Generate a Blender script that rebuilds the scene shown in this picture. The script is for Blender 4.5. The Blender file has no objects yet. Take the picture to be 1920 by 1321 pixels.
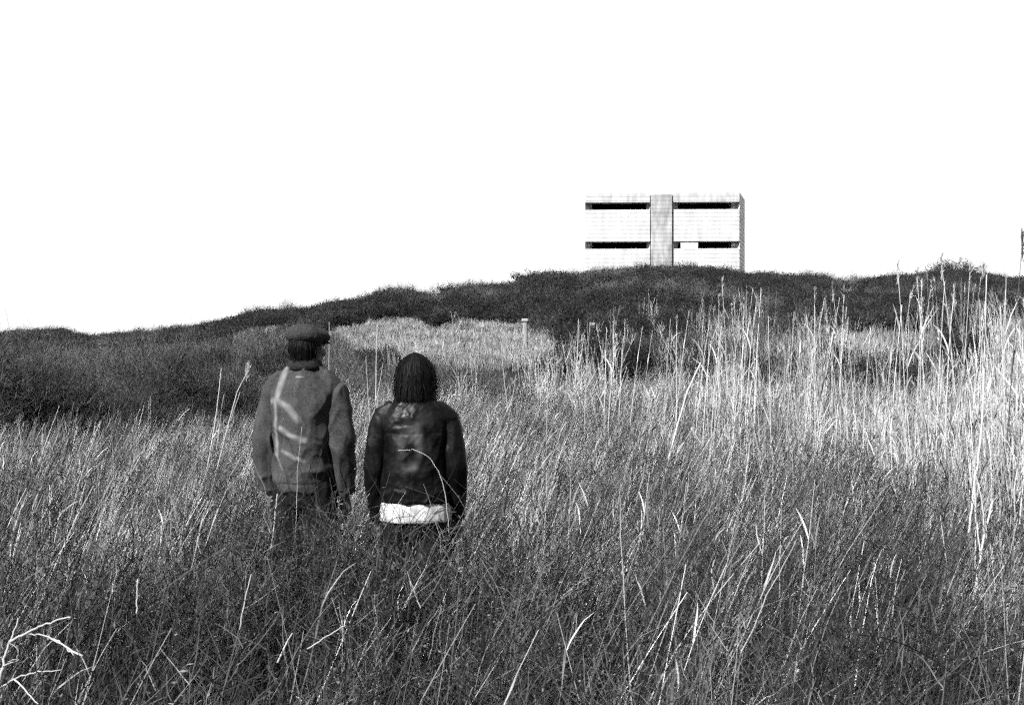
import bpy, math
import numpy as np
from mathutils import Vector, Matrix, noise as mnoise

# ------------------------------------------------------------------ camera, sky, sun, exposure
scene = bpy.context.scene
F = 2667.0                      # focal length in photo pixels (50 mm on 36 mm film, 1920 px wide)
CAMZ = 1.6
cam_d = bpy.data.cameras.new('camera'); cam_d.lens = 50.0; cam_d.sensor_width = 36.0
cam_d.clip_start = 0.05; cam_d.clip_end = 6000.0
cam = bpy.data.objects.new('camera', cam_d); scene.collection.objects.link(cam)
cam.location = (0, 0, CAMZ); cam.rotation_euler = (math.radians(90), 0, 0)
scene.camera = cam

SUN_EL, SUN_AZ = math.radians(40), math.radians(223)      # behind the camera, to the left
world = bpy.data.worlds.new('World'); scene.world = world; world.use_nodes = True
wn, wl = world.node_tree.nodes, world.node_tree.links
wn.clear()
sky = wn.new('ShaderNodeTexSky'); sky.sky_type = 'NISHITA'; sky.sun_disc = False
sky.sun_elevation = SUN_EL; sky.sun_rotation = SUN_AZ; sky.dust_density = 1.0; sky.air_density = 1.0
bw = wn.new('ShaderNodeRGBToBW'); bg = wn.new('ShaderNodeBackground'); wo = wn.new('ShaderNodeOutputWorld')
bg.inputs['Strength'].default_value = 0.056
veil = wn.new('ShaderNodeMix'); veil.data_type = 'FLOAT'            # an even bright cloud veil over the clear sky
veil.inputs[0].default_value = 0.85; veil.inputs[3].default_value = 5.0
wl.new(sky.outputs[0], bw.inputs[0]); wl.new(bw.outputs[0], veil.inputs[2]); wl.new(veil.outputs[0], bg.inputs['Color']); wl.new(bg.outputs[0], wo.inputs['Surface'])

sun_d = bpy.data.lights.new('sun', 'SUN'); sun_d.energy = 5.0; sun_d.angle = math.radians(0.5)
sun_d.color = (1, 1, 1)         # black-and-white film: no tint
sun = bpy.data.objects.new('sun', sun_d); scene.collection.objects.link(sun)
sdir = Vector((math.sin(SUN_AZ) * math.cos(SUN_EL), math.cos(SUN_AZ) * math.cos(SUN_EL), math.sin(SUN_EL)))
sun.rotation_euler = sdir.to_track_quat('Z', 'Y').to_euler()

scene.view_settings.view_transform = 'Standard'; scene.view_settings.look = 'None'
scene.view_settings.exposure = 2.0; scene.view_settings.gamma = 1.0
scene.view_settings.use_curve_mapping = False
cy = scene.cycles
cy.use_denoising = False           # keep the grain
cy.use_adaptive_sampling = True; cy.adaptive_threshold = 0.2; cy.adaptive_min_samples = 12
cy.max_bounces = 5; cy.diffuse_bounces = 3; cy.glossy_bounces = 2; cy.transmission_bounces = 2

# ------------------------------------------------------------------ helpers
C = scene.collection
rng = np.random.default_rng(7)

def at(px, py, Y):              # photo pixel at a given distance -> point in the place
    return np.array([(px - 960.0) / F * Y, Y, CAMZ - (py - 660.5) / F * Y])

def tag(o, label=None, cat=None, group=None, kind=None):
    for k, v in (('label', label), ('category', cat), ('group', group), ('kind', kind)):
        if v: o[k] = v
    return o

def link(name, data, parent=None):
    o = bpy.data.objects.new(name, data); C.objects.link(o)
    if parent is not None: o.parent = parent
    return o

def empty(name, loc=(0, 0, 0), rz=0.0):
    o = link(name, None); o.location = loc; o.rotation_euler = (0, 0, rz); o.empty_display_size = 0.1
    return o

def copy_tree(o, parent=None):
    c = o.copy(); C.objects.link(c); c.parent = parent
    for ch in list(o.children):
        copy_tree(ch, c)
    return c

# ------------------------------------------------------------------ materials (all greys)
def nodes(name):
    m = bpy.data.materials.new(name); m.use_nodes = True
    n, l = m.node_tree.nodes, m.node_tree.links
    return m, n, l, n['Principled BSDF']

def grey(v): return (v, v, v, 1.0)

def veg_mat(name, lo, hi, rnd=0.35, rough=0.75, spec=0.15, curve=1.0):
    m, n, l, b = nodes(name)
    a = n.new('ShaderNodeAttribute'); a.attribute_name = 'tone'
    oi = n.new('ShaderNodeObjectInfo')
    mx = n.new('ShaderNodeMix'); mx.data_type = 'FLOAT'; mx.inputs[0].default_value = rnd
    l.new(a.outputs['Fac'], mx.inputs[2]); l.new(oi.outputs['Random'], mx.inputs[3])
    r = n.new('ShaderNodeMapRange'); r.inputs[3].default_value = lo; r.inputs[4].default_value = hi
    pw = n.new('ShaderNodeMath'); pw.operation = 'POWER'; pw.inputs[1].default_value = curve; l.new(mx.outputs[0], pw.inputs[0])
    l.new(pw.outputs[0], r.inputs[0])
    l.new(r.outputs[0], b.inputs['Base Color'])
    b.inputs['Roughness'].default_value = rough; b.inputs['Specular IOR Level'].default_value = spec
    return m

def noisy_mat(name, lo, hi, scale=20.0, rough=0.85, spec=0.2, bump=0.0, bscale=None, detail=6.0, stretch=(1, 1, 1)):
    m, n, l, b = nodes(name)
    tc = n.new('ShaderNodeTexCoord'); mp = n.new('ShaderNodeMapping'); mp.inputs['Scale'].default_value = stretch
    l.new(tc.outputs['Object'], mp.inputs[0])
    t = n.new('ShaderNodeTexNoise'); t.inputs['Scale'].default_value = scale; t.inputs['Detail'].default_value = detail
    l.new(mp.outputs[0], t.inputs['Vector'])
    r = n.new('ShaderNodeMapRange'); r.inputs[1].default_value = 0.3; r.inputs[2].default_value = 0.7
    r.inputs[3].default_value = lo; r.inputs[4].default_value = hi
    l.new(t.outputs[0], r.inputs[0]); l.new(r.outputs[0], b.inputs['Base Color'])
    b.inputs['Roughness'].default_value = rough; b.inputs['Specular IOR Level'].default_value = spec
    if bump:
        t2 = n.new('ShaderNodeTexNoise'); t2.inputs['Scale'].default_value = bscale or scale * 3; t2.inputs['Detail'].default_value = 5
        l.new(mp.outputs[0], t2.inputs['Vector'])
        bp = n.new('ShaderNodeBump'); bp.inputs['Strength'].default_value = bump; bp.inputs['Distance'].default_value = 0.01
        l.new(t2.outputs[0], bp.inputs['Height']); l.new(bp.outputs[0], b.inputs['Normal'])
    return m

def concrete_mat(name, lo, hi, board=0.26, joint=0.80):
    m, n, l, b = nodes(name)
    tc = n.new('ShaderNodeTexCoord')
    t = n.new('ShaderNodeTexNoise'); t.inputs['Scale'].default_value = 0.9; t.inputs['Detail'].default_value = 9; t.inputs['Roughness'].default_value = 0.7
    l.new(tc.outputs['Object'], t.inputs['Vector'])
    mp = n.new('ShaderNodeMapping'); mp.inputs['Scale'].default_value = (2.2, 2.2, 0.35)      # rain streaks
    l.new(tc.outputs['Object'], mp.inputs[0])
    t2 = n.new('ShaderNodeTexNoise'); t2.inputs['Scale'].default_value = 2.0; t2.inputs['Detail'].default_value = 6
    l.new(mp.outputs[0], t2.inputs['Vector'])
    ad = n.new('ShaderNodeMath'); ad.operation = 'ADD'; l.new(t.outputs[0], ad.inputs[0]); l.new(t2.outputs[0], ad.inputs[1])
    r = n.new('ShaderNodeMapRange'); r.inputs[1].default_value = 0.75; r.inputs[2].default_value = 1.2
    r.inputs[3].default_value = lo; r.inputs[4].default_value = hi
    l.new(ad.outputs[0], r.inputs[0])
    # shutter-board joints: a thin dirty line every board height
    sp = n.new('ShaderNodeSeparateXYZ'); l.new(tc.outputs['Object'], sp.inputs[0])
    dv = n.new('ShaderNodeMath'); dv.operation = 'DIVIDE'; dv.inputs[1].default_value = board; l.new(sp.outputs[2], dv.inputs[0])
    fr = n.new('ShaderNodeMath'); fr.operation = 'FRACT'; l.new(dv.outputs[0], fr.inputs[0])
    pp = n.new('ShaderNodeMath'); pp.operation = 'PINGPONG'; pp.inputs[1].default_value = 0.5; l.new(fr.outputs[0], pp.inputs[0])
    st = n.new('ShaderNodeMapRange'); st.interpolation_type = 'SMOOTHSTEP'; st.inputs[1].default_value = 0.06; st.inputs[2].default_value = 0.2
    st.inputs[3].default_value = joint; st.inputs[4].default_value = 1.0
    l.new(pp.outputs[0], st.inputs[0])
    mu = n.new('ShaderNodeMath'); mu.operation = 'MULTIPLY'; l.new(r.outputs[0], mu.inputs[0]); l.new(st.outputs[0], mu.inputs[1])
    l.new(mu.outputs[0], b.inputs['Base Color'])
    bp = n.new('ShaderNodeBump'); bp.inputs['Strength'].default_value = 0.6; bp.inputs['Distance'].default_value = 0.03
    l.new(st.outputs[0], bp.inputs['Height']); l.new(bp.outputs[0], b.inputs['Normal'])
    b.inputs['Roughness'].default_value = 0.9; b.inputs['Specular IOR Level'].default_value = 0.15
    return m

MAT = dict(
    soil=noisy_mat('dark_soil', 0.005, 0.014, 1.5, 0.95, 0.05, 0.6, 20),
    tangle=veg_mat('dry_twigs', 0.0015, 0.15, 0.5, curve=3.0),
    grass=veg_mat('dry_grass', 0.003, 0.48, 0.42, curve=2.7),
    litter=veg_mat('dead_litter', 0.002, 0.03, 0.2, curve=2.0),
    straw=veg_mat('pale_straw', 0.08, 0.27, 0.3),
    bleached=veg_mat('bleached_wood', 0.14, 0.24, 0.0),
    reed=veg_mat('dry_reed', 0.02, 0.40, 0.2, curve=1.6),
    dark_reed=veg_mat('dark_reed', 0.012, 0.05, 0.0),
    heath=veg_mat('dark_heath', 0.002, 0.046, 0.55, curve=2.8),
    scrub=veg_mat('bare_scrub', 0.002, 0.105, 0.5, curve=1.8),
    thicket=veg_mat('dark_thicket', 0.002, 0.07, 0.15, curve=2.4),
    pale=veg_mat('pale_hill_grass', 0.03, 0.25, 0.35, curve=1.5),
    concrete=concrete_mat('board_marked_concrete', 0.20, 0.28),
    concrete_lintel=concrete_mat('stained_lintel_concrete', 0.15, 0.27),
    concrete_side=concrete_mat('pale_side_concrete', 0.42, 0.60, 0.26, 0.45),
    concrete_pier=concrete_mat('weathered_pier_concrete', 0.09, 0.22),
    interior=noisy_mat('shade_dark_interior', 0.015, 0.025, 2.0),  # near-black: the shade inside the slits is put into the colour
    wood=noisy_mat('weathered_post_wood', 0.10, 0.24, 9.0, 0.85, 0.1, 0.4, 30, stretch=(1, 1, 0.15)),
    skin=noisy_mat('skin', 0.03, 0.045, 30.0, 0.55, 0.3),
    denim=noisy_mat('dark_trousers', 0.003, 0.008, 60.0, 0.95, 0.03, 0.3, 300),
    cord=noisy_mat('corduroy_collar', 0.004, 0.014, 90.0, 0.95, 0.05, 0.4, 260),
    shoe=noisy_mat('shoe_leather', 0.012, 0.02, 40.0, 0.5, 0.4),
    tweed=noisy_mat('tweed_cap', 0.006, 0.030, 160.0, 0.95, 0.05, 0.5, 250),
    hair=veg_mat('dark_hair', 0.001, 0.0035, 0.0, 0.6, 0.06, curve=2.0),
    white_cloth=noisy_mat('white_shirt_cotton', 0.13, 0.30, 24.0, 0.9, 0.1, 0.2, 60),
    eye=noisy_mat('eye', 0.4, 0.5, 10.0, 0.2, 0.5),
)

def leather_mat():
    m, n, l, b = nodes('black_leather')
    tc = n.new('ShaderNodeTexCoord')
    t = n.new('ShaderNodeTexNoise'); t.inputs['Scale'].default_value = 9.0; t.inputs['Detail'].default_value = 8; t.inputs['Roughness'].default_value = 0.65
    l.new(tc.outputs['Object'], t.inputs['Vector'])
    r = n.new('ShaderNodeMapRange'); r.inputs[1].default_value = 0.45; r.inputs[2].default_value = 0.68; r.inputs[3].default_value = 0.0012; r.inputs[4].default_value = 0.004
    l.new(t.outputs[0], r.inputs[0])
    at_ = n.new('ShaderNodeAttribute'); at_.attribute_name = 'tone'      # sheen of the rubbed back panel, painted into the base colour
    shn = n.new('ShaderNodeMath'); shn.operation = 'MULTIPLY'; l.new(at_.outputs['Fac'], shn.inputs[0]); l.new(t.outputs[0], shn.inputs[1])
    w2 = n.new('ShaderNodeMath'); w2.operation = 'MULTIPLY_ADD'; w2.inputs[1].default_value = 0.08; l.new(shn.outputs[0], w2.inputs[0]); l.new(r.outputs[0], w2.inputs[2])
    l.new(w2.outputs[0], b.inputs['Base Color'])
    r2 = n.new('ShaderNodeMapRange'); r2.inputs[1].default_value = 0.35; r2.inputs[2].default_value = 0.7; r2.inputs[3].default_value = 0.34; r2.inputs[4].default_value = 0.55
    l.new(t.outputs[0], r2.inputs[0]); l.new(r2.outputs[0], b.inputs['Roughness'])
    t2 = n.new('ShaderNodeTexNoise'); t2.inputs['Scale'].default_value = 45.0; t2.inputs['Detail'].default_value = 6
    l.new(tc.outputs['Object'], t2.inputs['Vector'])
    bp = n.new('ShaderNodeBump'); bp.inputs['Strength'].default_value = 0.35; bp.inputs['Distance'].default_value = 0.008
    l.new(t2.outputs[0], bp.inputs['Height']); l.new(bp.outputs[0], b.inputs['Normal'])
    b.inputs['Specular IOR Level'].default_value = 0.065
    return m
MAT['leather'] = leather_mat()

def canvas_mat():               # worn work jacket; 'tone' carries the pale marks on its back
    m, n, l, b = nodes('worn_grey_canvas')
    tc = n.new('ShaderNodeTexCoord')
    t = n.new('ShaderNodeTexNoise'); t.inputs['Scale'].default_value = 120.0; t.inputs['Detail'].default_value = 6
    t3 = n.new('ShaderNodeTexNoise'); t3.inputs['Scale'].default_value = 7.0; t3.inputs['Detail'].default_value = 5
    l.new(tc.outputs['Object'], t.inputs['Vector']); l.new(tc.outputs['Object'], t3.inputs['Vector'])
    ad = n.new('ShaderNodeMath'); ad.operation = 'ADD'; l.new(t.outputs[0], ad.inputs[0]); l.new(t3.outputs[0], ad.inputs[1])
    r = n.new('ShaderNodeMapRange'); r.inputs[1].default_value = 0.7; r.inputs[2].default_value = 1.3; r.inputs[3].default_value = 0.008; r.inputs[4].default_value = 0.034
    l.new(ad.outputs[0], r.inputs[0])
    a = n.new('ShaderNodeAttribute'); a.attribute_name = 'tone'
    mx = n.new('ShaderNodeMix'); mx.data_type = 'FLOAT'; mx.inputs[3].default_value = 0.11
    l.new(a.outputs['Fac'], mx.inputs[0]); l.new(r.outputs[0], mx.inputs[2]); l.new(mx.outputs[0], b.inputs['Base Color'])
    bp = n.new('ShaderNodeBump'); bp.inputs['Strength'].default_value = 0.4; bp.inputs['Distance'].default_value = 0.004
    l.new(t.outputs[0], bp.inputs['Height']); l.new(bp.outputs[0], b.inputs['Normal'])
    b.inputs['Roughness'].default_value = 0.92; b.inputs['Specular IOR Level'].default_value = 0.1
    return m
MAT['canvas'] = canvas_mat()

# ------------------------------------------------------------------ mesh builder
class MB:
    def __init__(s): s.v = []; s.f = []; s.t = []; s.n = 0
    def add(s, v, f, tone=0.5):
        v = np.asarray(v, float)
        s.v.append(v); s.t.append(np.broadcast_to(np.asarray(tone, float), (len(v),)))
        s.f.extend([tuple(i + s.n for i in q) for q in f]); s.n += len(v)
    def tube(s, pts, rad, sides=3, tone=0.5, caps=True):
        pts = np.asarray(pts, float); k = len(pts); rad = np.broadcast_to(np.asarray(rad, float), (k,))
        tg = np.gradient(pts, axis=0); tg /= np.linalg.norm(tg, axis=1)[:, None] + 1e-9
        ref = np.array([0.31, 0.95, 0.05]) if abs(tg[0, 1]) < 0.9 else np.array([1.0, 0.1, 0.0])
        u = np.cross(tg, ref); u /= np.linalg.norm(u, axis=1)[:, None] + 1e-9
        w = np.cross(tg, u)
        a = np.arange(sides) * 2 * math.pi / sides + 0.4
        ring = pts[:, None] + rad[:, None, None] * (np.cos(a)[None, :, None] * u[:, None] + np.sin(a)[None, :, None] * w[:, None])
        f = []
        for i in range(k - 1):
            for j in range(sides):
                j2 = (j + 1) % sides
                f.append((i * sides + j, i * sides + j2, (i + 1) * sides + j2, (i + 1) * sides + j))
        if caps:
            f.append(tuple(range(sides))[::-1]); f.append(tuple((k - 1) * sides + j for j in range(sides)))
        s.add(ring.reshape(-1, 3), f, tone)
    def ribbon(s, pts, wid, ang, tone=0.5):
        pts = np.asarray(pts, float); k = len(pts); wid = np.broadcast_to(np.asarray(wid, float), (k,))
        tg = np.gradient(pts, axis=0); tg /= np.linalg.norm(tg, axis=1)[:, None] + 1e-9
        side = np.array([math.cos(ang), math.sin(ang), 0.12])
        u = side[None] - tg * (tg @ side)[:, None]; u /= np.linalg.norm(u, axis=1)[:, None] + 1e-9
        v = np.empty((2 * k, 3)); v[0::2] = pts - u * wid[:, None] / 2; v[1::2] = pts + u * wid[:, None] / 2
        s.add(v, [(2 * i, 2 * i + 1, 2 * i + 3, 2 * i + 2) for i in range(k - 1)], tone)
    def leaf(s, p, d, ln, w, tone=0.5):
        d = d / (np.linalg.norm(d) + 1e-9); r = rng.normal(size=3); u = np.cross(d, r); u /= np.linalg.norm(u) + 1e-9
        s.add([p, p + d * ln * .45 + u * w / 2, p + d * ln, p + d * ln * .45 - u * w / 2], [(0, 1, 2, 3)], tone)
    def box(s, x0, x1, y0, y1, z0, z1, tone=0.5):
        v = [(x, y, z) for z in (z0, z1) for y in (y0, y1) for x in (x0, x1)]
        s.add(v, [(0, 2, 3, 1), (4, 5, 7, 6), (0, 1, 5, 4), (2, 6, 7, 3), (0, 4, 6, 2), (1, 3, 7, 5)], tone)
    def loft(s, rings, n=28, tone=0.5):
        """rings: (centre, ax_u, ax_v) ellipse frames; closed solid"""
        a = np.arange(n) * 2 * math.pi / n
        v = np.concatenate([np.asarray(c, float)[None] + np.cos(a)[:, None] * np.asarray(u, float)[None] + np.sin(a)[:, None] * np.asarray(w, float)[None] for c, u, w in rings])
        k = len(rings); f = []
        for i in range(k - 1):
            for j in range(n):
                j2 = (j + 1) % n
                f.append((i * n + j, i * n + j2, (i + 1) * n + j2, (i + 1) * n + j))
        f.append(tuple(range(n))[::-1]); f.append(tuple((k - 1) * n + j for j in range(n)))
        s.add(v, f, tone)
    def ell(s, c, r, rot=None, n=20, m=12, tone=0.5):
        v = [(0, 0, -1)]
        for i in range(1, m):
            ph = -math.pi / 2 + math.pi * i / m
            v += [(math.cos(ph) * math.cos(2 * math.pi * j / n), math.cos(ph) * math.sin(2 * math.pi * j / n), math.sin(ph)) for j in range(n)]
        v.append((0, 0, 1)); v = np.array(v) * np.asarray(r, float)
        if rot is not None: v = v @ np.array(rot).T
        v = v + np.asarray(c, float); f = []
        for j in range(n): f.append((0, 1 + (j + 1) % n, 1 + j))
        for i in range(m - 2):
            for j in range(n):
                a0 = 1 + i * n + j; a1 = 1 + i * n + (j + 1) % n
                f.append((a0, a1, a1 + n, a0 + n))
        L = len(v) - 1; b0 = 1 + (m - 2) * n
        for j in range(n): f.append((b0 + j, b0 + (j + 1) % n, L))
        s.add(v, f, tone)
    def verts(s): return np.concatenate(s.v)
    def mesh(s, name, mat, smooth=False):
        me = bpy.data.meshes.new(name)
        V = np.concatenate(s.v); me.from_pydata(V.tolist(), [], s.f)
        at_ = me.attributes.new('tone', 'FLOAT', 'POINT'); at_.data.foreach_set('value', np.concatenate(s.t).astype(np.float32))
        if smooth: me.polygons.foreach_set('use_smooth', [True] * len(me.polygons))
        me.materials.append(mat); me.update()
        return me
    def build(s, name, mat, parent=None, smooth=False):
        return link(name, s.mesh(name, mat, smooth), parent)

def stem_pts(root, lean, length, n=4, bend=(0, 0, 0), wig=0.0):
    t = np.linspace(0, 1, n)[:, None]
    d = np.array([lean[0], lean[1], 1.0]); d /= np.linalg.norm(d)
    p = np.asarray(root, float)[None] + d[None] * t * length + np.asarray(bend, float)[None] * (t ** 2) * length
    if wig: p[1:] += np.cumsum(rng.normal(0, wig * length / n, (n - 1, 3)), axis=0)
    return p

# ------------------------------------------------------------------ terrain
RIDGE = np.array([(-900, 650), (-300, 632), (0, 631), (30, 629), (120, 629), (145, 638), (165, 641), (300, 629), (420, 610), (445, 603), (470, 591), (500, 589), (560, 587), (610, 581),
                  (640, 571), (690, 567), (710, 556), (740, 552), (785, 555), (806, 564), (818, 566), (832, 556), (858, 548), (900, 543), (950, 540), (975, 535), (998, 524), (1040, 521),
                  (1068, 523), (1090, 528), (1108, 520), (1150, 516), (1200, 511), (1280, 508), (1340, 511), (1385, 519), (1420, 521), (1460, 526), (1540, 529), (1575, 536), (1620, 531),
                  (1700, 526), (1750, 519), (1785, 514), (1815, 519), (1850, 524), (1920, 529), (2200, 540), (2800, 600)], float)
YR, Y0, VEGH = 74.0, 17.0, 0.45
def smooth(t): t = np.clip(t, 0, 1); return t * t * (3 - 2 * t)
def vnoise(X, Y, s, seed=0.0):
    return (np.sin(X / s * 1.7 + seed) * np.cos(Y / s * 1.3 - seed * 2) + np.sin((X + Y) / s * 0.9 + 2 * seed) * 0.6 + np.cos((X - 1.7 * Y) / s * 0.53 + seed) * 0.7) / 2.3
def height(X, Y):
    X = np.asarray(X, float); Y = np.asarray(Y, float)
    u = X / np.clip(Y, Y0, 80.0)
    py = np.interp(960 + F * u, RIDGE[:, 0], RIDGE[:, 1])
    Hr = CAMZ + (660.5 - py) / F * YR - VEGH
    t = (Y - Y0) / (YR - Y0)
    s = 0.35 * smooth(t) + 0.65 * np.clip(t, 0, 1) * smooth(t * 5)
    fall = 1 - smooth((Y - 105) / 160)
    side = 1 - smooth((np.abs(X) - 70) / 200)
    h = Hr * s * fall * side
    k = smooth((Y - 18) / 14) * fall * side
    h = h + k * (0.16 * vnoise(X, Y, 4.1, 1.0) + 0.10 * vnoise(X, Y, 1.9, 4.0)) * np.clip(1.25 - 0.6 * smooth((Y - 60) / 12), 0, 2)
    h = h + 0.04 * vnoise(X, Y, 1.3, 2.0) * (1 - smooth((Y - 30) / 20)) * (np.abs(X) < 200) * (Y > -50)
    return h
def axis(lo, hi, step, far, grow=1.35):
    a = list(np.arange(lo, hi + 1e-6, step)); s = step; p = hi
    up = []
    while p < far: s *= grow; p += s; up.append(p)
    s = step; p = lo; dn = []
    while p > -far: s *= grow; p -= s; dn.append(p)
    return np.array(dn[::-1] + a + up)
gx, gy = axis(-42, 42, 0.6, 3500), axis(-6, 100, 0.6, 3500)
GX, GY = np.meshgrid(gx, gy); GZ = height(GX, GY)
me = bpy.data.meshes.new('ground'); nx, ny = len(gx), len(gy)
vv = np.stack([GX, GY, GZ], -1).reshape(-1, 3)
idx = (np.arange(ny - 1)[:, None] * nx + np.arange(nx - 1)[None]).reshape(-1)
me.from_pydata(vv.tolist(), [], np.stack([idx, idx + 1, idx + nx + 1, idx + nx], 1).tolist())
me.polygons.foreach_set('use_smooth', [True] * len(me.polygons)); me.materials.append(MAT['soil'])
tag(link('ground', me), kind='structure')

# ------------------------------------------------------------------ concrete bunker on the hill
def bunker():
    S = 90.0 / F
    W = 9.74; D = 6.5
    zt = CAMZ + (660.5 - 361) * S; zb = 4.3
    def z_at(py): return CAMZ + (660.5 - py) * S
    b = empty('concrete_bunker', ((1241.7 - 960) * S, 90.0, 0), math.radians(-3.0))
    tag(b, 'pale concrete lookout bunker with dark horizontal slits on the hilltop', 'bunker')
    hw = W / 2; px0 = -0.71; px1 = 0.62            # central pier
    gap = 0.045
    def bev(o, w=0.03):
        md = o.modifiers.new('edge', 'BEVEL'); md.width = w; md.segments = 2; return o
    def part(name, mat, *bx):
        m = MB(); m.box(*bx); return bev(m.build(name, mat, b))
    cc = MAT['concrete']
    T = 0.7                                               # wall thickness
    s1t, s1b = z_at(379.5), z_at(392.5)
    s2t, s2b = z_at(452.8), z_at(466)
    for (xa, xb) in ((-hw, px0 - gap), (px1 + gap, hw)):
        part('lintel', MAT['concrete_lintel'], xa, xb, 0, T, s1t, zt)
        part('wall_panel', cc, xa, xb, 0.05, T, s2t, s1b)
        part('wall_panel', cc, xa, xb, 0.05, T, zb, s2b)
        for (zt_, zb_) in ((s1t, s1b), (s2t, s2b)):       # splayed cheeks at the slit ends
            for (xe, sg, dx) in ((xa, 1, 0.36), (xb, -1, 0.22)):
                m = MB(); y0, y1 = 0.22, T
                v = [(xe, y0, zb_ + .003), (xe + sg * dx, y1, zb_ + .003), (xe, y1, zb_ + .003), (xe, y0, zt_ - .003), (xe + sg * dx, y1, zt_ - .003), (xe, y1, zt_ - .003)]
                f = [(0, 1, 2), (3, 5, 4), (0, 3, 4, 1), (1, 4, 5, 2), (2, 5, 3, 0)]
                if sg < 0: f = [q[::-1] for q in f]
                m.add(v, [q[::-1] for q in f]); m.build('slit_cheek', cc, b)
    part('pier', MAT['concrete_pier'], px0, px1, -0.10, T, zb, zt - 0.09)
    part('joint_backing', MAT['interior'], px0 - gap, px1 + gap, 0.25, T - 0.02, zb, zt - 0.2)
    # side walls: the right one splays outwards so that it shows from the field
    def prism(name, mat, pts, z0, z1):
        m = MB(); k = len(pts)
        m.add([(x, y, z0) for x, y in pts] + [(x, y, z1) for x, y in pts],
              [tuple(range(k))[::-1], tuple(range(k, 2 * k))] + [(i, (i + 1) % k, k + (i + 1) % k, k + i) for i in range(k)])
        return bev(m.build(name, mat, b))
    sx = hw + 0.78
    prism('side_wall', MAT['concrete_side'], [(hw + .003, 0.04), (sx, 4.2), (sx - .3, 4.2), (sx - .3, D), (hw - .45, D), (hw - .45, T + .003), (hw + .003, T + .003)], zb, zt - 0.004)
    prism('side_wall', cc, [(-hw, T + .003), (-hw + .45, T + .003), (-hw + .45, D), (-hw, D)], zb, zt - 0.004)
    # back wall with one opening that lets the sky through the lower right slit
    ox0, ox1 = 1.55, 2.75; oz0, oz1 = s2b + 0.12, s2t + 0.42
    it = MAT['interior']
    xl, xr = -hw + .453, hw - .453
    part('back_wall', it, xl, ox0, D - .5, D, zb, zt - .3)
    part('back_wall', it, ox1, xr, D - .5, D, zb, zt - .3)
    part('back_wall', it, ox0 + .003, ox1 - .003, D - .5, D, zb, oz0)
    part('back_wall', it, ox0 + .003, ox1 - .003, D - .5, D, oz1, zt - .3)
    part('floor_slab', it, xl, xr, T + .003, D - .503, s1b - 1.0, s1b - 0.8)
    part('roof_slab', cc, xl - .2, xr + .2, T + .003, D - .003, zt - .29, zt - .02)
    return b
bunker()

# ------------------------------------------------------------------ plant sources (kept out of the scene, instanced by stuff objects)
def source(name, meshes):
    col = bpy.data.collections.new(name)
    for i, me in enumerate(meshes):
        col.objects.link(bpy.data.objects.new('%s_%02d' % (name, i), me))
    return col

def R(a, b): return float(rng.uniform(a, b))

def tangle_clump(stems=9, rad=0.17, h=(0.42, 0.74), lean=0.2):
    m = MB()
    for _ in range(stems):
        a, r = R(0, 6.28), rad * math.sqrt(R(0, 1)); tone = R(0.0, 0.7)
        L = R(*h); ln = (R(-.15, lean * 2.4), R(-.25, .25))
        p = stem_pts((r * math.cos(a), r * math.sin(a), 0), ln, L, 7, (R(-.1, .25), R(-.1, .1), -R(0, .1)), 0.07)
        m.ribbon(p, np.linspace(0.0042, 0.0018, 7), R(-1, 1), tone)
        for k in range(int(R(6, 12))):
            t = R(.3, 1) * 5.999; i = int(t); q = p[i] + (p[i + 1] - p[i]) * (t - i)
            d = np.array([R(-1, 1.2), R(-1, 1), R(.15, 1.2)]); l2 = R(.05, .22)
            pts = stem_pts(q, (d[0] / max(d[2], .4), d[1] / max(d[2], .4)), l2, 5, (R(-.35, .35), R(-.3, .3), R(-.3, .2)), 0.13)
            t2 = min(1, max(0, tone + R(-.2, .3)))
            m.ribbon(pts, np.linspace(.0025, .0014, 5), R(-1.2, 1.2), t2)
            for j in range(int(R(0, 2.6))):
                e = pts[int(R(1, 4.99))]
                m.leaf(e, rng.normal(size=3), R(.008, .02), R(.003, .007), min(1, tone + R(-.1, .6)))
    return m.mesh('tangle', MAT['tangle'])

def long_clump(stems=9, rad=.2):
    m = MB()
    for _ in range(stems):
        a, r = R(0, 6.28), rad * math.sqrt(R(0, 1)); tone = R(0, 1)
        p = stem_pts((r * math.cos(a), r * math.sin(a), 0), (R(.0, .5), R(-.2, .2)), R(.55, .98), 7, (R(-.08, .2), R(-.1, .1), -R(0, .08)), 0.025)
        m.ribbon(p, np.linspace(R(.0035, .006), .0018, 7), R(-.7, .7), tone)
        for k in range(int(R(0, 3))):
            e = p[int(R(2, 6))]; lp = stem_pts(e, (R(-.4, .7), R(-.4, .4)), R(.1, .24), 5, (R(-.2, .3), R(-.2, .2), -R(0, .35)), .05)
            m.ribbon(lp, np.array([.5, 1, .9, .6, .15]) * R(.004, .008), R(-1, 1), max(0, tone - R(0, .3)))
    return m.mesh('long_grass', MAT['grass'])

def grass_clump(blades=46, rad=0.15, h=(0.35, 0.8), lean=0.30, mat='grass', w=(0.0022, 0.005), tone=(0, 1)):
    m = MB()
    for _ in range(blades):
        a, r = R(0, 6.28), rad * math.sqrt(R(0, 1))
        L = R(*h); p = stem_pts((r * math.cos(a), r * math.sin(a), 0), (lean + R(-.22, .25), R(-.2, .2)), L, 5, (R(-.05, .28), R(-.12, .12), -R(0, .22)), 0.035)
        ww = R(*w); m.ribbon(p, np.array([1, 1, .9, .65, .25]) * ww, R(-.9, .9), R(*tone))
    return m.mesh('grass', MAT[mat])

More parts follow.
